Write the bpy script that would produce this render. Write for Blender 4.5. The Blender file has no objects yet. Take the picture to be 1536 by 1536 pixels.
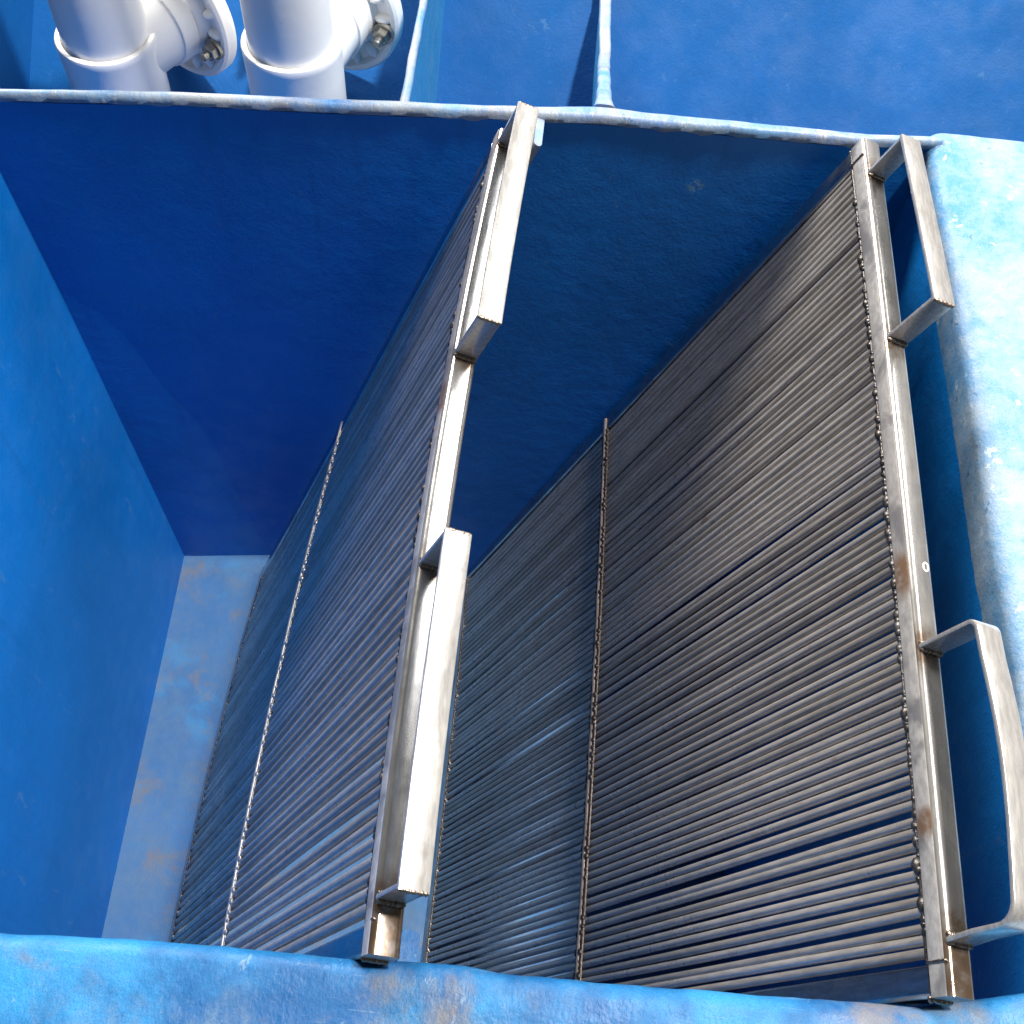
import bpy, bmesh, math, random
from mathutils import Vector, Matrix, noise

# ---------------------------------------------------------------- scene, camera, light
S = bpy.context.scene
COL = S.collection
ZO = 2.33                                   # camera height above the tank floor (metres)

M = ((0.9941937, 0.1075072, -0.0045832),    # world axes seen by the camera (right, down, forward)
     (0.0956765, -0.8636903, 0.4948587),
     (0.0492424, -0.4924239, -0.8689614))
cam_d = bpy.data.cameras.new('camera')
cam = bpy.data.objects.new('camera', cam_d)
COL.objects.link(cam)
cam.matrix_world = Matrix(((M[0][0], -M[0][1], -M[0][2], 0.0),
                           (M[1][0], -M[1][1], -M[1][2], 0.0),
                           (M[2][0], -M[2][1], -M[2][2], ZO),
                           (0, 0, 0, 1)))
cam_d.sensor_width = 36.0
cam_d.lens = 36.0 * 1712.0 / 1536.0
cam_d.clip_start = 0.02
cam_d.clip_end = 200.0
S.camera = cam

W = bpy.data.worlds.new('World')
S.world = W
W.use_nodes = True
bg = W.node_tree.nodes['Background']
bg.inputs[0].default_value = (0.93, 0.97, 1.0, 1)
bg.inputs[1].default_value = 0.09

TGT = Vector((-0.1, 0.65, 0.9))


def lamp(name, direction, dist, radius, power, color):
    d = bpy.data.lights.new(name, 'AREA')
    d.shape = 'DISK'
    d.size = radius * 2
    d.energy = power
    d.color = color
    o = bpy.data.objects.new(name, d)
    COL.objects.link(o)
    v = Vector(direction).normalized()
    o.location = TGT + v * dist
    o.rotation_euler = v.to_track_quat('Z', 'Y').to_euler()
    return o


lamp('hall_lamp', (0.315, 0.072, 0.945), 7.0, 0.22, 860.0, (1.0, 0.97, 0.94))
lamp('hall_skylight', (-0.38, 0.70, 0.60), 6.0, 1.3, 600.0, (1.0, 0.97, 0.93))
lamp('hall_window', (0.48, 0.51, 0.71), 5.0, 1.02, 105.0, (0.97, 0.98, 1.0))

S.view_settings.view_transform = 'Standard'
S.view_settings.look = 'None'
S.view_settings.exposure = 0.0
S.view_settings.gamma = 1.0
S.view_settings.use_curve_mapping = False

# ---------------------------------------------------------------- helpers
ZR = -1.03 + ZO     # rim height
ZG = -0.99 + ZO     # top edge of the screens
DV = Vector((-0.34178, 0.0, -0.93978))      # down along the leaning screens
NV = Vector((0.93978, 0.0, -0.34178))       # through the screens, away from their open face
YV = Vector((0, 1, 0))


def nz(x, y=0.0, z=0.0):
    return noise.noise(Vector((x, y, z)))


def obj(name, bm, mat, parent=None, smooth=40):
    org = parent_org(parent)
    for v in bm.verts:
        v.co -= org
    bmesh.ops.recalc_face_normals(bm, faces=bm.faces)
    me = bpy.data.meshes.new(name)
    bm.to_mesh(me)
    bm.free()
    if smooth:
        me.polygons.foreach_set('use_smooth', [True] * len(me.polygons))
        me.set_sharp_from_angle(angle=math.radians(smooth))
    me.materials.append(mat)
    o = bpy.data.objects.new(name, me)
    COL.objects.link(o)
    if parent:
        o.parent = parent
    return o


def parent_org(p):
    org = Vector()
    while p:
        org = org + Vector(p.location)
        p = p.parent
    return org


def thing(name, label, cat, loc, group=None):
    o = bpy.data.objects.new(name, None)
    o.empty_display_size = 0.1
    COL.objects.link(o)
    o.location = loc
    o['label'] = label
    o['category'] = cat
    if group:
        o['group'] = group
    return o


def sweep(bm, pts, frames, prof, caps=True, scales=None):
    """profile (2-D list) carried along pts; frames = (a, b) axes, one pair or one per point"""
    rings = []
    for i, p in enumerate(pts):
        a, b = frames[i] if isinstance(frames, list) else frames
        s = scales[i] if scales else 1.0
        rings.append([bm.verts.new(Vector(p) + a * (q[0] * s) + b * (q[1] * s)) for q in prof])
    n = len(prof)
    for r0, r1 in zip(rings, rings[1:]):
        for k in range(n):
            bm.faces.new((r0[k], r0[(k + 1) % n], r1[(k + 1) % n], r1[k]))
    if caps:
        bm.faces.new(rings[0][::-1])
        bm.faces.new(rings[-1])


def rrect(w, h, r, seg=3):
    out = []
    for cx, cy, a0 in ((w / 2 - r, h / 2 - r, 0), (-w / 2 + r, h / 2 - r, 90),
                       (-w / 2 + r, -h / 2 + r, 180), (w / 2 - r, -h / 2 + r, 270)):
        for k in range(seg + 1):
            a = math.radians(a0 + 90 * k / seg)
            out.append((cx + r * math.cos(a), cy + r * math.sin(a)))
    return out


def circ(r, n=12):
    return [(r * math.cos(2 * math.pi * k / n), r * math.sin(2 * math.pi * k / n)) for k in range(n)]


def blob(bm, c, sx, sy, sz, rot=None, sub=2):
    m = Matrix.Translation(c)
    if rot:
        m = m @ rot
    m = m @ Matrix.Diagonal((sx, sy, sz, 1))
    bmesh.ops.create_icosphere(bm, subdivisions=sub, radius=1.0, matrix=m)


def box(bm, x0, x1, y0, y1, z0, z1):
    m = Matrix.Translation(((x0 + x1) / 2, (y0 + y1) / 2, (z0 + z1) / 2)) @ Matrix.Diagonal((x1 - x0, y1 - y0, z1 - z0, 1))
    bmesh.ops.create_cube(bm, size=1.0, matrix=m)


def prism(bm, base, top):
    vb = [bm.verts.new(p) for p in base]
    vt = [bm.verts.new(p) for p in top]
    n = len(base)
    bm.faces.new(vb[::-1])
    bm.faces.new(vt)
    for k in range(n):
        bm.faces.new((vb[k], vb[(k + 1) % n], vt[(k + 1) % n], vt[k]))


def interp(tab, x):
    if x <= tab[0][0]:
        return tab[0][1]
    for (x0, y0), (x1, y1) in zip(tab, tab[1:]):
        if x <= x1:
            t = (x - x0) / (x1 - x0)
            return y0 + (y1 - y0) * t
    return tab[-1][1]


# ---------------------------------------------------------------- materials
class NT:
    def __init__(self, name):
        self.m = bpy.data.materials.new(name)
        self.m.use_nodes = True
        self.t = self.m.node_tree
        self.b = self.t.nodes['Principled BSDF']
        tc = self.t.nodes.new('ShaderNodeTexCoord')
        self.geo = self.t.nodes.new('ShaderNodeNewGeometry')
        self.pos = self.geo.outputs['Position']
        self.co = tc.outputs['Object']

    def n(self, kind, **kw):
        return self.t.nodes.new('ShaderNode' + kind)

    def l(self, a, b):
        self.t.links.new(a, b)

    def noise(self, scale, detail=4, rough=0.55, stretch=None, dist=0.0, off=0.0, vec=None):
        v = vec or self.pos
        if stretch or off:
            mp = self.n('Mapping')
            if stretch:
                mp.inputs['Scale'].default_value = stretch
            mp.inputs['Location'].default_value = (off, off * 1.7, off * 0.6)
            self.l(v, mp.inputs['Vector'])
            v = mp.outputs[0]
        x = self.n('TexNoise')
        x.inputs['Scale'].default_value = scale
        x.inputs['Detail'].default_value = detail
        x.inputs['Roughness'].default_value = rough
        x.inputs['Distortion'].default_value = dist
        self.l(v, x.inputs['Vector'])
        return x.outputs['Fac']

    def ramp(self, fac, a, b, lo=0.0, hi=1.0):
        r = self.n('MapRange')
        r.inputs['From Min'].default_value = a
        r.inputs['From Max'].default_value = b
        r.inputs['To Min'].default_value = lo
        r.inputs['To Max'].default_value = hi
        r.interpolation_type = 'SMOOTHSTEP'
        self.l(fac, r.inputs['Value'])
        return r.outputs['Result']

    def math(self, op, a, b):
        x = self.n('Math')
        x.operation = op
        for i, v in enumerate((a, b)):
            if isinstance(v, (int, float)):
                x.inputs[i].default_value = v
            else:
                self.l(v, x.inputs[i])
        return x.outputs[0]

    def mix(self, fac, a, b, mode='MIX'):
        x = self.n('Mix')
        x.data_type = 'RGBA'
        x.blend_type = mode
        for i, v in ((0, fac), (6, a), (7, b)):
            if isinstance(v, (int, float)):
                x.inputs[i].default_value = v
            elif isinstance(v, tuple):
                x.inputs[i].default_value = (*v, 1)
            else:
                self.l(v, x.inputs[i])
        return x.outputs[2]

    def near(self, pt, r0, r1):
        """1 within r0 of a point, falling to 0 at r1"""
        d = self.n('VectorMath')
        d.operation = 'DISTANCE'
        self.l(self.pos, d.inputs[0])
        d.inputs[1].default_value = pt
        return self.ramp(d.outputs['Value'], r0, r1, 1.0, 0.0)

    def bump(self, h, strength, dist=0.002, prev=None):
        b = self.n('Bump')
        b.inputs['Strength'].default_value = strength
        b.inputs['Distance'].default_value = dist
        self.l(h, b.inputs['Height'])
        if prev:
            self.l(prev, b.inputs['Normal'])
        return b.outputs['Normal']

    def done(self, color=None, rough=None, normal=None, metal=0.0):
        b = self.b
        b.inputs['Metallic'].default_value = metal
        for sock, v in (('Base Color', color), ('Roughness', rough), ('Normal', normal)):
            if v is None:
                continue
            if isinstance(v, tuple):
                b.inputs[sock].default_value = (*v, 1)
            elif isinstance(v, (int, float)):
                b.inputs[sock].default_value = v
            else:
                self.l(v, b.inputs[sock])
        return self.m


BLUE = (0.003, 0.190, 0.640)
SKY = (0.030, 0.250, 0.520)
CHALK = (0.30, 0.42, 0.50)
TAN = (0.20, 0.175, 0.145)
CREAM = (0.42, 0.42, 0.39)


def gelcoat(name, wear=0.0, pale=0.0, tan=0.0, base=BLUE, rough=0.42, bump=0.35, fibre=None, spot=None, seed=0.0, flecks=False, chalk=CHALK, chips=0.0, spec=0.5, scuff=0.0):
    k = NT(name)
    grain = k.noise(900, 2, 0.7, off=seed)
    broad = k.noise(3.2, 3, 0.5, off=seed + 3)
    c = k.mix(k.ramp(broad, 0.3, 0.7, 0, 1), tuple(v * 0.90 for v in base), tuple(v * 1.10 for v in base))
    if pale > 0:
        p = k.noise(7.5, 5, 0.6, dist=0.15, off=seed + 7)
        c = k.mix(k.math('MULTIPLY', k.ramp(p, 0.62 - 0.35 * pale, 0.72 - 0.15 * pale), 0.85), c, SKY)
    if wear > 0:
        w1 = k.noise(9, 6, 0.68, dist=0.15, off=seed + 11)
        w2 = k.noise(60, 4, 0.7, stretch=fibre, off=seed + 13)
        f = k.math('ADD', k.math('MULTIPLY', w1, 0.75), k.math('MULTIPLY', w2, 0.25))
        m = k.ramp(f, 0.62 - 0.34 * wear, 0.80 - 0.16 * wear)
        c = k.mix(k.math('MULTIPLY', m, 0.85), c, chalk)
    if tan > 0:
        t1 = k.noise(6.5, 6, 0.7, dist=0.2, off=seed + 19)
        c = k.mix(k.ramp(t1, 0.66 - 0.25 * tan, 0.80 - 0.2 * tan, 0, 0.75), c, TAN)
    if chips:
        q = k.noise(38, 7, 0.72, stretch=fibre, off=seed + 41)
        c = k.mix(k.math('MULTIPLY', k.ramp(q, 0.655 - 0.05 * chips, 0.672 - 0.05 * chips), 0.75), c, tuple(min(1, v * 1.35) for v in chalk))
        q2 = k.noise(30, 6, 0.7, off=seed + 47)
        c = k.mix(k.math('MULTIPLY', k.ramp(q2, 0.68 - 0.04 * chips, 0.70 - 0.04 * chips), 0.6), c, (0.010, 0.10, 0.26))
        sc = k.noise(20, 2, 0.5, stretch=(1, 26, 1), off=seed + 53)
        c = k.mix(k.math('MULTIPLY', k.ramp(sc, 0.70, 0.715), 0.35), c, tuple(min(1, v * 1.4) for v in chalk))
    if flecks:
        v = k.noise(34, 1, 0.4, stretch=(1.8, 0.8, 1), off=seed + 23)
        c = k.mix(k.ramp(v, 0.775, 0.79), c, (0.86, 0.88, 0.86))
    if spot:
        s = k.math('MULTIPLY', k.near(spot, 0.003, 0.017), k.ramp(k.noise(120, 4, 0.75), 0.42, 0.52))
        c = k.mix(k.math('MULTIPLY', s, 0.9), c, (0.16, 0.36, 0.58))
    c = k.mix(k.ramp(grain, 0.35, 0.65, 0.0, 0.34), c, (0.0, 0.03, 0.12), 'MIX')
    if scuff:
        u1 = k.noise(11, 5, 0.7, stretch=(2.2, 2.2, 0.35), off=seed + 61)
        u2 = k.noise(90, 4, 0.75, stretch=(1, 1, 0.4), off=seed + 67)
        f = k.math('MULTIPLY', k.ramp(u1, 0.54, 0.68), k.ramp(u2, 0.54, 0.62))
        c = k.mix(k.math('MULTIPLY', f, scuff), c, (0.16, 0.30, 0.42))
        d1 = k.noise(16, 3, 0.6, stretch=(2.5, 2.5, 0.12), off=seed + 71)
        c = k.mix(k.ramp(d1, 0.56, 0.74, 0, 0.22), c, (0.004, 0.10, 0.36))
    h1 = k.noise(230, 3, 0.6, stretch=fibre, off=seed + 29)
    h2 = k.noise(24, 4, 0.6, off=seed + 31)
    nn = k.bump(h2, bump, 0.006)
    nn = k.bump(h1, bump, 0.0016, nn)
    r = k.ramp(k.noise(18, 4, off=seed + 37), 0.3, 0.7, rough - 0.08, rough + 0.12)
    k.b.inputs['Specular IOR Level'].default_value = spec
    return k.done(c, r, nn)


M_wall = gelcoat('blue_gelcoat_wall', scuff=0.3, bump=0.18, rough=0.5)
M_backwall = gelcoat('blue_gelcoat_back', scuff=0.2, bump=0.2, rough=0.5, spot=(0.195, 1.188, -1.1295 + ZO), seed=2.0)
M_sidewall = gelcoat('blue_gelcoat_fibrous', scuff=0.25, base=(0.004, 0.26, 0.80), bump=0.55, fibre=(1, 1.6, 0.6), seed=5.0, rough=0.45)  # same paint as the walls, base brightened to stand in for light missing here
M_floor = gelcoat('dusty_blue_floor', wear=0.75, pale=0.3, tan=0.62, base=(0.045, 0.165, 0.37), bump=0.25, seed=8.0, rough=0.6, chalk=(0.095, 0.19, 0.31))
M_front = gelcoat('worn_blue_rim', wear=0.33, pale=0.75, tan=0.55, base=(0.005, 0.082, 0.235), spec=0.35, bump=0.4, fibre=(1.2, 0.7, 1), seed=12.0, rough=0.52, chalk=(0.12, 0.19, 0.27), chips=0.5)
M_lip = gelcoat('worn_blue_lip', wear=1.05, pale=0.9, tan=0.60, bump=0.4, fibre=(1.0, 0.35, 0.5), seed=17.0, rough=0.46, chalk=CREAM, chips=1.0)
M_right = gelcoat('chalky_blue_rim', wear=1.0, pale=1.0, tan=0.12, base=(0.02, 0.22, 0.52), bump=0.4, seed=23.0, rough=0.46, flecks=True, chalk=(0.37, 0.43, 0.47), chips=0.8, spec=0.4)
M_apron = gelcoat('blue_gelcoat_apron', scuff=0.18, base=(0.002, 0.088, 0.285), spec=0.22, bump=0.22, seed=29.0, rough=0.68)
M_part = gelcoat('teal_blue_partition', wear=0.25, pale=0.9, bump=0.35, base=(0.03, 0.22, 0.42), seed=31.0, rough=0.5)
M_rib = gelcoat('blue_rib', wear=0.45, pale=0.9, bump=0.6, seed=37.0)


def steel(name, base, rough, stretch=(1, 1, 1), tints=(), patch=0.0, rust=0.0, seed=0.0, bump=0.05, metal=1.0):
    k = NT(name)
    g = k.noise(260, 3, 0.7, stretch=stretch, off=seed)
    b = k.noise(14, 4, 0.6, dist=0.5, off=seed + 2)
    c = k.mix(k.ramp(g, 0.3, 0.7, 0, 1), tuple(v * 0.80 for v in base), tuple(min(1, v * 1.12) for v in base))
    if patch:
        c = k.mix(k.ramp(b, 0.45, 0.62, 0, patch), c, (0.26, 0.25, 0.25))
    if rust:
        r1 = k.noise(26, 5, 0.7, dist=0.8, off=seed + 5)
        c = k.mix(k.ramp(r1, 0.70 - 0.12 * rust, 0.80, 0, 0.8), c, (0.20, 0.085, 0.03))
    for pt in tints:
        f = k.math('MULTIPLY', k.near(pt[:3], pt[3] * 0.35, pt[3]), k.ramp(k.noise(70, 3), 0.3, 0.6, 0.35, 0.9))
        c = k.mix(f, c, (0.24, 0.125, 0.055) if rust >= 0.3 else (0.21, 0.14, 0.09))
    r = k.ramp(b, 0.3, 0.7, rough - 0.07, rough + 0.10)
    nn = k.bump(g, bump, 0.0008)
    return k.done(c, r, nn, metal)


M_weld = steel('weld_bead', (0.10, 0.088, 0.08), 0.33, bump=0.9, patch=0.3, rust=0.2, metal=0.8)
M_seam = steel('dark_seam', (0.055, 0.046, 0.042), 0.36, bump=0.9, rust=0.2, metal=0.7)
M_burn = steel('burnt_weld', (0.30, 0.24, 0.19), 0.42, bump=0.3, rust=0.7)
M_bolt = steel('bolt_steel', (0.34, 0.33, 0.29), 0.38, bump=0.2, rust=0.2)


def plastic():
    k = NT('white_pvc')
    d = k.noise(30, 5, 0.7, dist=0.6)
    c = k.mix(k.ramp(d, 0.66, 0.78, 0, 0.5), (0.93, 0.91, 0.87), (0.48, 0.40, 0.32))
    nn = k.bump(k.noise(60, 3), 0.12, 0.002)
    return k.done(c, 0.30, nn)


M_pvc = plastic()

# ---------------------------------------------------------------- the tank
FRONT = [(-0.9, 0.125), (-0.395, 0.1304), (-0.256, 0.138), (-0.154, 0.1394), (-0.080, 0.1406), (-0.047, 0.1432),
         (-0.002, 0.1445), (0.0386, 0.1415), (0.169, 0.1445), (0.282, 0.1482), (0.385, 0.1513), (0.42, 0.1585), (0.476, 0.1706), (0.52, 0.18)]
BIN = [(-0.95, 1.085), (-0.705, 1.108), (-0.50, 1.132), (-0.289, 1.149), (-0.059, 1.171), (0.0525, 1.180), (0.139, 1.183), (0.3125, 1.187), (0.40, 1.190), (0.62, 1.215)]
BOUT = [(-0.95, 1.100), (-0.714, 1.1253), (-0.507, 1.1537), (-0.294, 1.1728), (-0.062, 1.1948), (0.05, 1.2109), (0.138, 1.2104), (0.313, 1.212), (0.401, 1.2129), (0.489, 1.2212), (0.61, 1.2358)]
RIGHT = [(-0.5, 0.512), (0.50, 0.508), (0.624, 0.502), (0.796, 0.499), (0.89, 0.494), (1.047, 0.489), (1.204, 0.4835), (1.25, 0.482)]

tank = thing('tank', 'blue fibreglass tank with worn pale rim holding two leaning steel bar screens', 'tank', (0, 0.65, 0))
XL_B, XL_F = -0.742, -0.692      # left wall runs slightly in towards the front

bm = bmesh.new()
box(bm, -1.0, 1.0, 0.05, 2.0, -0.03, 0.0)
obj('floor', bm, M_floor, tank)

# side wall with the lamp-lit inner face
bm = bmesh.new()
prism(bm, [(XL_F, 0.10, 0), (XL_B, 1.20, 0), (XL_B - 0.03, 1.20, 0), (XL_F - 0.03, 0.10, 0)],
      [(XL_F - .02, 0.10, ZR - .002), (XL_B - .02, 1.20, ZR - .002), (XL_B - 0.05, 1.20, ZR - .002), (XL_F - 0.05, 0.10, ZR - .002)])
obj('side_wall', bm, M_wall, tank)

# wall behind the screens (inner face curves gently)
bm = bmesh.new()
rows = []
xs = [-0.80 + 1.40 * i / 60 for i in range(61)]
for j in range(9):
    t = j / 8
    z = t * (ZR - 0.012)
    rows.append([bm.verts.new((x, 1.147 * (1 - t) + (interp(BIN, x) + 0.006) * t + 0.002 * nz(x * 6, z * 6), z)) for x in xs])
back_rows = []
for j in range(2):
    z = j * (ZR - 0.012)
    back_rows.append([bm.verts.new((x, interp(BOUT, x) - 0.001, z)) for x in xs])
for r0, r1 in zip(rows, rows[1:]):
    for i in range(60):
        bm.faces.new((r0[i], r0[i + 1], r1[i + 1], r1[i]))
for i in range(60):
    bm.faces.new((back_rows[0][i + 1], back_rows[0][i], back_rows[1][i], back_rows[1][i + 1]))
    bm.faces.new((rows[-1][i], rows[-1][i + 1], back_rows[1][i + 1], back_rows[1][i]))
obj('rear_wall', bm, M_backwall, tank)

# worn lip on top of it
bm = bmesh.new()
pts, frs, rings = [], [], []
N = 160
prof_n = 10
for i in range(N + 1):
    x = -0.93 + 1.43 * i / N
    a, b = interp(BIN, x), interp(BOUT, x)
    w = (b - a) - 0.007 + 0.0022 * nz(x * 25, 3) + 0.0012 * nz(x * 70, 5)
    cy = (a + b) / 2 + 0.0015 * nz(x * 18, 9)
    zt = ZR + 0.004 + 0.002 * nz(x * 11, 1)
    ring = []
    for k in range(prof_n + 1):
        ang = math.pi * k / prof_n
        ring.append(bm.verts.new((x, cy - math.cos(ang) * w / 2, zt - 0.012 + 0.012 * math.sin(ang) ** 0.6)))
    ring.append(bm.verts.new((x, cy + w / 2, zt - 0.05)))
    ring.insert(0, bm.verts.new((x, cy - w / 2 + 0.003, zt - 0.016 + 0.005 * nz(x * 40, 7))))
    rings.append(ring)
for r0, r1 in zip(rings, rings[1:]):
    for k in range(len(r0) - 1):
        bm.faces.new((r0[k], r0[k + 1], r1[k + 1], r1[k]))
    bm.faces.new((r0[-1], r0[0], r1[0], r1[-1]))
obj('lip', bm, M_lip, tank)

# front wall and its wide rim
bm = bmesh.new()
xs = [-0.74 + 1.26 * i / 40 for i in range(41)]
prof = []
sweep(bm, [(x, interp(FRONT, x) - 0.02, 0) for x in xs], (YV, Vector((0, 0, 1))), [(0.014, 0.0), (0.014, ZR - 0.04), (-0.016, ZR - 0.04), (-0.016, 0.0)])
obj('front_wall', bm, M_wall, tank)

bm = bmesh.new()
R0 = 0.016
xs = [-0.90 + 1.398 * i / 180 for i in range(181)]
grid = []
for x in xs:
    ye = interp(FRONT, x) + 0.0016 * nz(x * 22, 2) + 0.0008 * nz(x * 60, 4)
    col = [(ye, ZR - 0.055)]
    for k in range(7):
        a = math.radians(90 * k / 6)
        col.append((ye - R0 + R0 * math.cos(a), ZR - R0 + R0 * math.sin(a)))
    for yy in (0.02, 0.035, 0.05, 0.07, 0.095, 0.13, 0.2, 0.32, 0.56):
        col.append((ye - R0 - yy + 0.0, ZR + 0.0022 * nz(x * 9, yy * 22, 3) - 0.004 * (1 - math.exp(-yy / 0.03))))
    col.append((ye - R0 - 0.56, ZR - 0.04))
    col.append((ye - 0.035, ZR - 0.045))
    col.append((ye - 0.035, ZR - 0.055))
    grid.append([bm.verts.new((x, y, z)) for y, z in col])
for r0, r1 in zip(grid, grid[1:]):
    n = len(r0)
    for k in range(n):
        bm.faces.new((r0[k], r0[(k + 1) % n], r1[(k + 1) % n], r1[k]))
bm.faces.new(grid[0]); bm.faces.new(grid[-1][::-1])
obj('rim', bm, M_front, tank)

# right wall and its wide chalky rim
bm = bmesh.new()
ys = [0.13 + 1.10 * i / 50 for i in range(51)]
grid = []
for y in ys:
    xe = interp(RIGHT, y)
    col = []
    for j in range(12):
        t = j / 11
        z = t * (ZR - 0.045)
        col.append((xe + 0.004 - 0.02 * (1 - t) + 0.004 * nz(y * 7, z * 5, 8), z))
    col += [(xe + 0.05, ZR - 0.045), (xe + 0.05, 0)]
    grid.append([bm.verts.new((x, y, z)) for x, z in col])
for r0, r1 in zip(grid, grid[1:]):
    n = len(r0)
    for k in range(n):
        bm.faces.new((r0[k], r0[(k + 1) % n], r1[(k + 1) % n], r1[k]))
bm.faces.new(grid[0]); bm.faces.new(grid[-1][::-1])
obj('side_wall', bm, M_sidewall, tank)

bm = bmesh.new()
R1 = 0.022
y_end = 1.226
ys = [-0.45 + (y_end + 0.45) * i / 170 for i in range(171)]
grid = []
for y in ys:
    xe = interp(RIGHT, y) + 0.003 * nz(y * 12, 6) + 0.0015 * nz(y * 45, 8)
    col = [(xe, ZR - 0.06)]
    for k in range(8):
        a = math.radians(90 * k / 7)
        col.append((xe + R1 - R1 * math.cos(a), ZR - R1 + R1 * math.sin(a)))
    for xx in (0.01, 0.03, 0.05, 0.08, 0.12, 0.18, 0.3, 0.5):
        col.append((xe + R1 + xx, ZR + 0.002 * nz(y * 9, xx * 20, 5)))
    col.append((xe + R1 + 0.5, ZR - 0.04))
    col.append((xe + 0.052, ZR - 0.044))
    col.append((xe + 0.052, ZR - 0.06))
    grid.append([bm.verts.new((x, y, z)) for x, z in col])
for r0, r1 in zip(grid, grid[1:]):
    n = len(r0)
    for k in range(n):
        bm.faces.new((r0[k], r0[(k + 1) % n], r1[(k + 1) % n], r1[k]))
bm.faces.new(grid[0]); bm.faces.new(grid[-1][::-1])
obj('rim', bm, M_right, tank)

# compartments behind: sloping apron, outer walls and two partitions
SLY, SLZ, SLA = 1.55, -1.25 + ZO, math.radians(36)


def apron_y(z):
    return SLY + (z - SLZ) / math.tan(SLA)


bm = bmesh.new()
za, zb = 0.865, ZR + 0.02
xs = [-0.95 + 1.9 * i / 40 for i in range(41)]
zs = [za + (zb - za) * j / 16 for j in range(17)]
g = [[bm.verts.new((x, apron_y(z) + 0.004 * nz(x * 5, z * 5, 2), z)) for x in xs] for z in zs]
for r0, r1 in zip(g, g[1:]):
    for i in range(40):
        bm.faces.new((r0[i], r0[i + 1], r1[i + 1], r1[i]))
r = bmesh.ops.extrude_face_region(bm, geom=bm.faces[:])
for v in [e for e in r['geom'] if isinstance(e, bmesh.types.BMVert)]:
    v.co += Vector((0, 0.02, -0.012))
obj('apron', bm, M_apron, tank)

for x0, x1 in ((-0.90, -0.87), (0.97, 1.0)):
    bm = bmesh.new()
    box(bm, x0, x1, 1.24, 1.9, 0.0, ZR - 0.001)
    obj('side_wall', bm, M_apron, tank)


def partition(path, th, foot):
    """thin upright web; path = its top edge as (x, y, z)"""
    bm = bmesh.new()
    bmw = bmesh.new()
    prof = rrect(th, 0.012, 0.005, 3)
    pts, scl, frs = [], [], []
    up = Vector((0, 0, 1))
    ya = path[0][1]
    n = 16
    for (a, b) in zip(path, path[1:]):
        for i in range(n + (b is path[-1])):
            p = Vector(a).lerp(Vector(b), i / n)
            scl.append((1 + foot * math.exp(-(p.y - ya) / 0.03)) * (1 + 0.12 * nz(p.y * 40, a[0])))
            p.x += 0.0015 * nz(p.y * 20, a[0] * 9)
            pts.append(p)
            frs.append((Vector((1, 0, 0)), up))
    sweep(bm, pts, frs, prof, scales=scl)
    web = []
    for (px, y, z), s in zip(pts, scl):
        zl = max(0.80, SLZ + (y - SLY) * math.tan(SLA) - 0.02)
        h = th * 0.40
        web.append([bmw.verts.new((px - h, y, z - .004)), bmw.verts.new((px + h, y, z - .004)), bmw.verts.new((px + h, y, zl)), bmw.verts.new((px - h, y, zl))])
    for r0, r1 in zip(web, web[1:]):
        for k in range(4):
            bmw.faces.new((r0[k], r0[(k + 1) % 4], r1[(k + 1) % 4], r1[k]))
    bmw.faces.new(web[0][::-1]); bmw.faces.new(web[-1])
    p = obj('partition', bmw, M_part, tank)
    obj('edge', bm, M_lip, p)


partition([(-0.203, 1.165, ZR - 0.006), (-0.208, 1.50, ZR - 0.006), (-0.213, 1.83, ZR - 0.006)], 0.011, 0.2)
partition([(0.0564, 1.205, -1.034 + ZO), (0.0552, 1.33, -1.082 + ZO), (0.0577, 1.48, -1.165 + ZO), (0.0521, 1.62, -1.165 + ZO), (0.0327, 1.78, -1.07 + ZO)], 0.018, 0.7)

# guide ribs that keep the nearer screen in line, glassed to the walls
def rib(y0, y1, x, s0, s1, w, mat):
    bm = bmesh.new()
    n = 30
    pts = [Vector((x, (y0 + y1) / 2, ZR - 0.004)) + DV * (s0 + (s1 - s0) * i / n) for i in range(n + 1)]
    sweep(bm, pts, (NV, YV), rrect(w, abs(y1 - y0), 0.0055, 4))
    return obj('guide_rib', bm, mat, tank)


rib(1.128, 1.19, -0.0245, 0.0, 1.36, 0.011, M_lip)
rib(0.12, 0.170, -0.0455, 0.022, 1.36, 0.018, M_front)

# ---------------------------------------------------------------- bar screens
def bead(bm, pts, r, rnd):
    """one rippled weld bead laid along pts"""
    fine = []
    for a, b in zip(pts, pts[1:]):
        for q in range(4):
            fine.append(a.lerp(b, q / 4))
    fine.append(pts[-1])
    t = (pts[-1] - pts[0]).normalized()
    a = t.orthogonal().normalized()
    b = t.cross(a)
    n = len(fine)
    ph = rnd.uniform(0, 6)
    sc, cs = [], []
    for i, p in enumerate(fine):
        e = min(1.0, 0.35 + i / 4, 0.35 + (n - 1 - i) / 4)
        sc.append(e * (0.92 + 0.06 * math.sin(i * 0.8 + ph) + 0.16 * nz(i * 0.35, ph) + rnd.uniform(-0.06, 0.06)))
        cs.append(p + a * rnd.uniform(-.15, .15) * r + b * rnd.uniform(-.15, .15) * r)
    sweep(bm, cs, (a, b), circ(r, 10), scales=sc)


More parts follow.
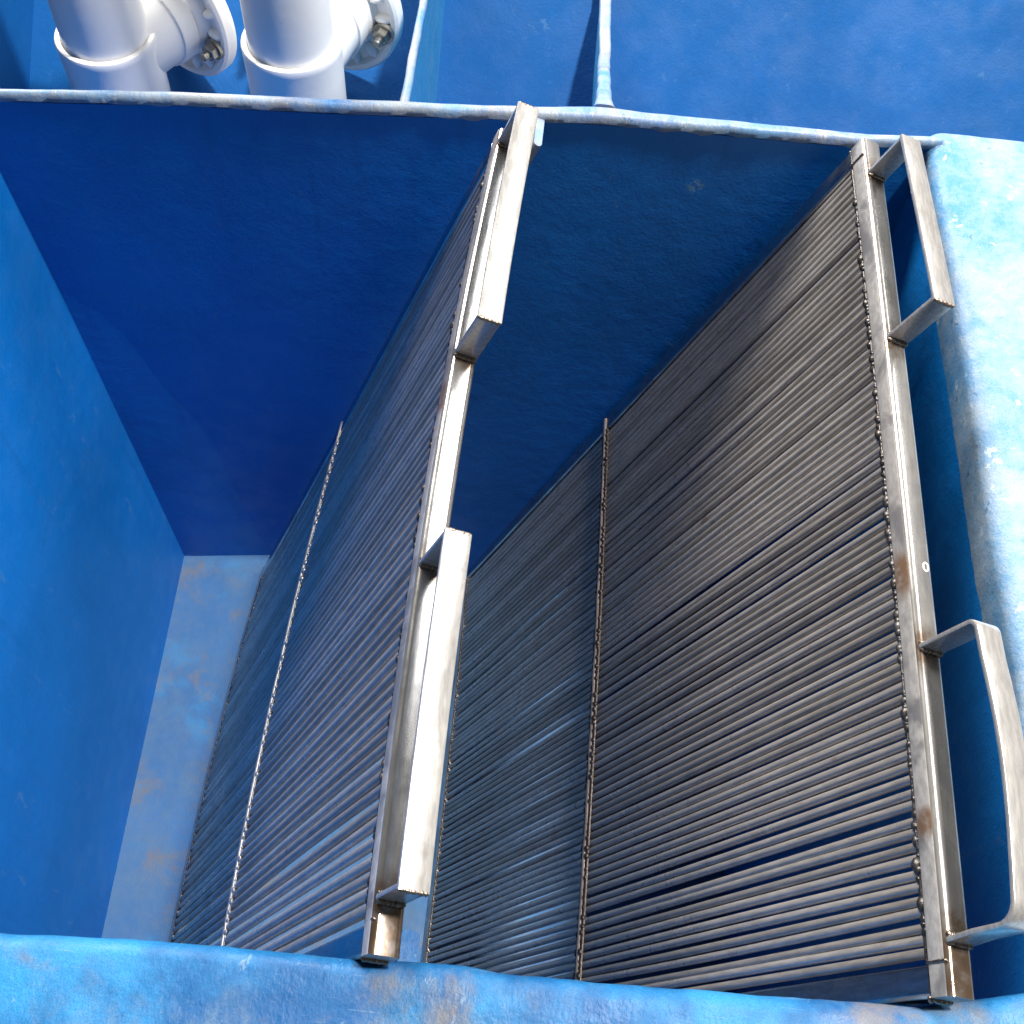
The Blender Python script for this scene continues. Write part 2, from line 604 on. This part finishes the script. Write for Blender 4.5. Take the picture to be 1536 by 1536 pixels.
def make_screen(label, xN, yN, xF, yF, bow, pitch, rod_r, handles, stiff, seed, mats):
    rnd = random.Random(seed)
    m_rail, m_rod, m_handle = mats[:3]
    root = thing('bar_screen', label, 'bar screen', (xN + DV.x * 1.4, (yN + yF) / 2, ZG + DV.z * 1.4), 'bar screens leaning in the tank')

    def G(u, s, o):
        x = xN + (xF - xN) * u + bow * 4 * u * (1 - u)
        return Vector((x, yN + (yF - yN) * u, ZG)) + DV * s + NV * o
    L = yF - yN
    TW = 0.028
    us = [i / 24 for i in range(25)]
    # top rail carrying the handles
    bm = bmesh.new()
    sweep(bm, [G(u, TW / 2, TW / 2) for u in us], (DV, NV), rrect(TW, TW, 0.0065, 5))
    rail = obj('top_rail', bm, m_rail, root)
    rail.data.materials.append(M_ground)        # the face the bars are welded to is ground and oxidised
    for p in rail.data.polygons:
        if p.normal.dot(NV) < -0.9 or abs(p.normal.y) > 0.8:
            p.material_index = 1
    bm = bmesh.new()
    sweep(bm, [G(u, 1.40 + TW / 2, TW / 2) for u in us], (DV, NV), rrect(TW, TW, 0.004, 3))
    low = obj('bottom_rail', bm, m_rail, root)
    for u in (0.0135 / L, 1 - 0.0135 / L):
        bm = bmesh.new()
        ss = [0.026 + (1.402 - 0.026) * i / 10 for i in range(11)]
        sweep(bm, [G(u, s, TW / 2 + 0.0004) for s in ss], (YV, NV), rrect(0.027, 0.027, 0.004, 3))
        obj('side_rail', bm, M_side, root)
    # rods
    y = 0.031 + pitch * 0.55
    rods = []
    while y < L - 0.031 - pitch * 0.4:
        rods.append(y)
        y += pitch * (1 + rnd.uniform(-0.12, 0.12)) + (pitch * 0.24 if rnd.random() < 0.08 else -pitch * 0.01)
    for y in rods:
        bm = bmesh.new()
        e1 = rnd.gauss(0, pitch * 0.07)
        e2 = rnd.gauss(0, pitch * 0.07)
        b1 = rnd.gauss(0, pitch * 0.10)
        b2 = rnd.gauss(0, 0.0007)
        ss = [0.026 + (1.402 - 0.026) * i / 14 for i in range(15)]
        pts = []
        for i, s in enumerate(ss):
            t = i / 14
            bend = math.sin(math.pi * min(1, t * 1.9)) if t < 0.526 else math.sin(math.pi * (t - 0.526) / 0.474) * -0.5
            p = G(y / L, s, 0.0075 + b2 * bend)
            p.y += e1 * (1 - t) + e2 * t + b1 * bend * 0.8
            pts.append(p)
        rr = rod_r * rnd.uniform(0.96, 1.04)
        sweep(bm, pts, (YV, NV), circ(rr, 12))
        obj('bar', bm, m_rod[rnd.randrange(len(m_rod))] if isinstance(m_rod, list) else m_rod, root, smooth=60)
    # stiffener rod across the bars
    bm = bmesh.new()
    st = lambda u: stiff[0] + (stiff[1] - stiff[0]) * u
    sp = [G(0.004 + 0.992 * i / 60, st(i / 60) + 0.0016 * nz(i * 0.31, seed), 0.0015 + 0.0008 * nz(i * 0.4, seed + 4)) for i in range(61)]
    sweep(bm, sp, (DV, NV), circ(0.0040 if mats[4] is M_seam else 0.0028, 10))
    stf = obj('stiffener', bm, mats[3], root)
    # weld beads: at each bar on the rail, either side of the stiffener, and on the bottom rail
    bm = bmesh.new(); bs = bmesh.new(); bl = bmesh.new()
    bsz = 0.0034 if mats[4] is M_seam else 0.0011
    bq = 1.0 if mats[4] is M_seam else 0.92
    for tgt, ss, rr in ((bm, lambda u: 0.0282, 0.0017), (bs, lambda u: st(u) - 0.0062, bsz), (bs, lambda u: st(u) + 0.0062, bsz), (bl, lambda u: 1.3998, 0.0016)):
        sweep(tgt, [G(0.03 + 0.94 * i / 120, ss(0.03 + 0.94 * i / 120) + 0.0006 * nz(i * 0.9, seed), 0.0028) for i in range(121)], (DV, NV), circ(rr, 6))
    for y in rods:
        u = y / L
        j = lambda a: rnd.uniform(-a, a)
        ro = Matrix.Rotation(rnd.uniform(-0.6, 0.6), 4, 'X')
        q = rnd.uniform(0.6, 1.3)
        blob(bm, G(u + (pitch * .5 + j(.0015)) / L, 0.0292 + j(0.0018), 0.0046 + j(0.001)), 0.0048 * q, 0.0062 * q, 0.0046 * q, ro)
        if rnd.random() < 0.5:
            blob(bm, G(u + j(.002) / L, 0.0280 + j(0.001), 0.0032), 0.0034 * q, 0.0040 * q, 0.0036 * q, ro, 2)
        for sgn in (-1, 1):
            if rnd.random() < 0.85:
                blob(bs, G(u + (pitch * .45 + j(.002)) / L, st(u) + sgn * (0.0062 + j(0.0012)), 0.0030 - 0.0018 * (bq == 1.0)), 0.0033 * q * bq, 0.0046 * q * bq, 0.0030 * q * bq, ro, 2)
        blob(bl, G(u + pitch * .5 / L, 1.3995 + j(0.001), 0.004), 0.003, 0.0034 * q, 0.003 * q, ro, 1)
    obj('weld_seam', bm, M_weld, rail, smooth=70)
    obj('weld_seam', bs, mats[4], stf, smooth=70)
    obj('weld_seam', bl, M_weld, low, smooth=70)
    # burnt welds at the rail ends
    for u, sg in ((0, -1), (1, 1)):
        bm = bmesh.new()
        bead(bm, [G(u, 0.0285 + rnd.uniform(-.001, .001), 0.001 + 0.026 * k / 8) for k in range(9)], 0.0034, rnd)
        obj('weld_seam', bm, M_burn, rail, smooth=70)
        bm = bmesh.new()
        bead(bm, [G(u, 0.001 + 0.026 * k / 8, 0.0008) - YV * sg * 0.0275 for k in range(9)], 0.0020, rnd)
        obj('weld_seam', bm, M_burn, rail, smooth=70)
    # one dried drop on the rail
    bm = bmesh.new()
    dp = G(0.40, -0.0001, 0.019)
    sweep(bm, [dp + (YV * math.cos(a) * 1.6 + NV * math.sin(a)) * 0.0030 for a in [2 * math.pi * q / 16 for q in range(17)]],
          [(DV, (YV * math.cos(a) + NV * math.sin(a)).normalized()) for a in [2 * math.pi * q / 16 for q in range(17)]], circ(0.0009, 6))
    obj('drop_mark', bm, M_pvc, rail)
    # handles: flat bar grips on two welded legs
    for (ya, ha, yb, hb, lean, *bend) in handles:      # near leg (y, height), far leg, bow, bend radius
        FW, FT = 0.027, 0.0048
        ua, ub = (ya - yN) / L, (yb - yN) / L
        def H(t, h):
            return G(ua + (ub - ua) * t, -h, 0.0142)
        bm = bmesh.new()
        n = 20
        pts = []
        for i in range(n + 1):
            t = i / n
            h = ha + (hb - ha) * t + lean * math.sin(math.pi * t)
            p = H(t, h - FT / 2)
            if i == 0: p.y -= 0.001
            if i == n: p.y += 0.001
            pts.append(p)
        if bend:                                # one flat bar bent round at both ends
            r = bend[0]
            path = [(ya - 0.004, 0.0), (ya - 0.001, (ha - r) * 0.5)]
            path += [(ya + r - r * math.cos(a), ha - r + r * math.sin(a)) for a in [math.pi / 2 * q / 6 for q in range(7)]]
            m = 14
            path += [(ya + r + (yb - ya - 2 * r) * i / m, ha + (hb - ha) * i / m + lean * math.sin(math.pi * i / m)) for i in range(1, m)]
            r2 = 0.009
            path += [(yb - r2 + r2 * math.sin(a), hb - r2 + r2 * math.cos(a)) for a in [math.pi / 2 * q / 5 for q in range(6)]]
            path += [(yb, hb * 0.4), (yb, 0.0)]
            pts = [G((py - yN) / L, -ph, 0.0142) for py, ph in path]
            frs = []
            for i in range(len(pts)):
                tg = (pts[min(i + 1, len(pts) - 1)] - pts[max(i - 1, 0)]).normalized()
                frs.append((NV.cross(tg).normalized(), NV))
            sweep(bm, pts, frs, rrect(FT, FW, 0.0011, 2))
        else:
            sweep(bm, pts, (DV, NV), rrect(FT, FW, 0.0011, 2))
        hd = obj('handle', bm, m_handle, root)
        for t, h, sg in ((0, ha, 1), (1, hb, -1)):
            if bend:
                os_ = [0.0142 + FW * (k / 10 - 0.5) * 0.96 for k in range(11)]
                for off in (-0.003, 0.0035):
                    wb = bmesh.new()
                    bead(wb, [G(ua + (ub - ua) * t, -0.0006, o) + YV * (off - 0.003 * (1 - t)) for o in os_], 0.0032, rnd)
                    obj('weld_bead', wb, M_burn, hd, smooth=70)
                continue
            lb = bmesh.new()
            p0 = H(t, -0.0008) + YV * sg * (FT / 2)
            p1 = H(t, h - FT * 0.96) + YV * sg * (FT / 2)
            sweep(lb, [p0.lerp(p1, i / 4) for i in range(5)], (YV, NV), rrect(FT, FW - 0.0006, 0.0011, 2))
            obj('leg', lb, m_handle, hd)
            os_ = [0.0142 + FW * (k / 10 - 0.5) * 0.96 for k in range(11)]
            ut = ua + (ub - ua) * t
            for off, rad, ss in ((-0.0006, 0.0025, h - 0.0020), (-0.0012, 0.0032, 0.0008), (0.0056, 0.0026, 0.0006)):
                wb = bmesh.new()
                bead(wb, [G(ut, -ss, o) + YV * sg * off for o in os_], rad, rnd)
                obj('weld_bead', wb, M_burn, hd, smooth=70)
    return root


def tint_pts(xN, xF, yN, yF, hs):
    out = []
    for h in hs:
        for y in (h[0], h[2]):
            t = (y - yN) / (yF - yN)
            out.append((xN + (xF - xN) * t + 0.012, y, ZG - 0.002, 0.034))
    out += [(xN + 0.012, yN + 0.002, ZG - 0.004, 0.058)] * 2
    return out


HR = [(0.203, 0.078, 0.466, 0.074, 0.008, 0.020), (0.838, 0.078, 1.098, 0.064, 0.0)]
HL = [(0.181, 0.062, 0.500, 0.074, 0.0), (0.752, 0.074, 1.082, 0.066, 0.0)]
RP = (0.3957, 0.155, 0.3799, 1.1565)
LP = (-0.0816, 0.1383, -0.0723, 1.1057)

M_railR = steel('stainless_rail', (0.59, 0.56, 0.52), 0.22, (0.6, 0.08, 0.6), tint_pts(RP[0], RP[2], RP[1], RP[3], HR), patch=0.6, seed=1.0, bump=0.08, metal=0.78)
M_railL = steel('stainless_rail_pale', (0.62, 0.60, 0.57), 0.20, (0.6, 0.08, 0.6), tint_pts(LP[0], LP[2], LP[1], LP[3], HL), patch=0.45, seed=4.0, bump=0.08, metal=0.85)
RUSTY = ((0.366, 0.675, -1.044 + ZO, 0.011), (0.341, 0.392, -1.120 + ZO, 0.013), (0.25, 0.80, -1.36 + ZO, 0.016), (0.10, 0.45, -1.78 + ZO, 0.018), (-0.16, 0.55, -1.25 + ZO, 0.014))
M_rod1 = steel('bar_steel', (0.49, 0.45, 0.405), 0.31, (0.25, 1, 0.1), RUSTY, rust=0.45, seed=6.0, metal=0.40)
M_rod2 = steel('bar_steel_dull', (0.38, 0.345, 0.305), 0.36, (0.25, 1, 0.1), RUSTY, rust=0.7, seed=9.0, metal=0.40)
M_hand = steel('flat_bar_steel', (0.63, 0.60, 0.56), 0.24, (1, 0.15, 1), (), patch=0.15, rust=0.05, seed=12.0, bump=0.06, metal=0.62)
M_side = steel('side_rail_steel', (0.52, 0.52, 0.52), 0.20, (0.3, 1, 0.1), patch=0.4, seed=27.0)
M_ground = steel('ground_weld_face', (0.60, 0.565, 0.52), 0.36, (0.6, 0.3, 0.6), ((0.385, 0.548, ZG - 0.010, 0.034), (-0.09, 0.70, ZG - 0.010, 0.03), (0.39, 0.30, ZG - .01, 0.02)), patch=1.0, rust=0.3, seed=21.0, bump=0.15, metal=0.35)
M_stiff = steel('stiffener_steel', (0.30, 0.25, 0.225), 0.45, rust=0.3, seed=14.0, metal=0.6)
M_stiffL = steel('stiffener_bright', (0.46, 0.44, 0.42), 0.42, seed=15.0, metal=0.7, bump=0.4)

make_screen('steel bar screen with finely spaced bars standing against the right wall of the tank',
            RP[0], RP[1], RP[2], RP[3], 0.004, 0.01115, 0.0046, HR, (0.722, 0.712), 3,
            (M_railR, [M_rod1, M_rod1, M_rod2], M_hand, M_stiff, M_seam))
make_screen('steel bar screen with wider gaps and glaring white handles in the middle of the tank',
            LP[0], LP[1], LP[2], LP[3], -0.013, 0.0156, 0.0054, HL, (0.775, 0.735), 8,
            (M_railL, [M_rod1, M_rod2], M_hand, M_stiffL, M_stiffL))

# ---------------------------------------------------------------- white pipe fittings behind the rear lip
def lathe(bm, c, axis, prof, n=40, close=False):
    axis = Vector(axis).normalized()
    a = axis.orthogonal().normalized()
    b = axis.cross(a)
    rings = []
    for r, h in prof:
        rings.append([bm.verts.new(Vector(c) + axis * h + (a * math.cos(2 * math.pi * k / n) + b * math.sin(2 * math.pi * k / n)) * r) for k in range(n)])
    for r0, r1 in zip(rings, rings[1:]):
        for k in range(n):
            bm.faces.new((r0[k], r0[(k + 1) % n], r1[(k + 1) % n], r1[k]))
    if close:
        bm.faces.new(rings[0][::-1]); bm.faces.new(rings[-1])


def pipe_fitting(label, x, y, zl, az, turn):
    root = thing('pipe_fitting', label, 'pipe', (x, y, 0.6), 'white pipes behind the rear lip')
    c = Vector((x, y, zl))
    up = Vector((0, 0, 1))
    bm = bmesh.new()
    lathe(bm, c, up, [(0.0625, -0.05), (0.0625, 0.62), (0.055, 0.62), (0.055, -0.05)])
    obj('pipe', bm, M_pvc, root)
    bm = bmesh.new()
    lathe(bm, c, up, [(0.0632, -0.06), (0.0632, -0.003), (0.0645, 0.0), (0.0675, 0.0008), (0.0715, -0.001), (0.0728, -0.005),
                      (0.0722, -0.012), (0.0712, -0.05), (0.070, -0.48), (0.064, -0.49)])
    obj('socket', bm, M_pvc, root)
    ax = Vector((math.cos(az), math.sin(az), 0))
    bc = c + Vector((0, 0, -0.035))
    bm = bmesh.new()
    lathe(bm, bc, ax, [(0.0655, 0.02), (0.0655, 0.080), (0.0665, 0.083), (0.0695, 0.084), (0.0705, 0.088), (0.0705, 0.112), (0.067, 0.116), (0.05, 0.116)])
    obj('branch', bm, M_pvc, root)
    fc = bc + ax * 0.126
    bm = bmesh.new()
    RF = 0.112
    lathe(bm, fc, ax, [(0.060, -0.010), (0.068, -0.010), (0.072, -0.004), (0.076, 0.010), (0.096, 0.010), (0.099, 0.002), (0.101, -0.001),
                       (RF - 0.004, -0.001), (RF, 0.003), (RF, 0.022), (RF - 0.003, 0.025), (0.060, 0.025)], 56)
    a = Vector((0, 0, 1)); b = ax.cross(a)
    for k in range(16):
        an = turn + 2 * math.pi * (k + .5) / 16
        rad = a * math.cos(an) + b * math.sin(an)
        tan = ax.cross(rad)
        blob(bm, fc + rad * 0.086 + ax * 0.006, 0.0150, 0.0070, 0.0090, Matrix((rad, tan, ax)).transposed().to_4x4(), 3)
    fl = obj('flange', bm, M_pvc, root)
    for k in range(4):
        an = turn + 2 * math.pi * k / 4
        rad = a * math.cos(an) + b * math.sin(an)
        bb = bmesh.new()
        p = fc + rad * 0.091 - ax * 0.006
        lathe(bb, p, -ax, [(0.0165, -0.006), (0.0165, 0.002), (0.006, 0.002)], 24, True)
        lathe(bb, p, -ax, [(0.0125, 0.002), (0.0125, 0.0125), (0.0105, 0.0142), (0.004, 0.0143)], 6, True)
        lathe(bb, p, -ax, [(0.0064, 0.012), (0.0064, 0.024), (0.0052, 0.026)], 14, True)
        obj('bolt', bb, M_bolt, fl, smooth=30)
    return root


pipe_fitting('white pipe in a flanged plastic tee behind the lip, nearer the left edge', -0.6728, 1.37, -1.130 + ZO, math.radians(60), math.radians(196))
pipe_fitting('white pipe in a flanged plastic tee beside the pale partition edge', -0.3965, 1.37, -1.107 + ZO, math.radians(76), math.radians(190))
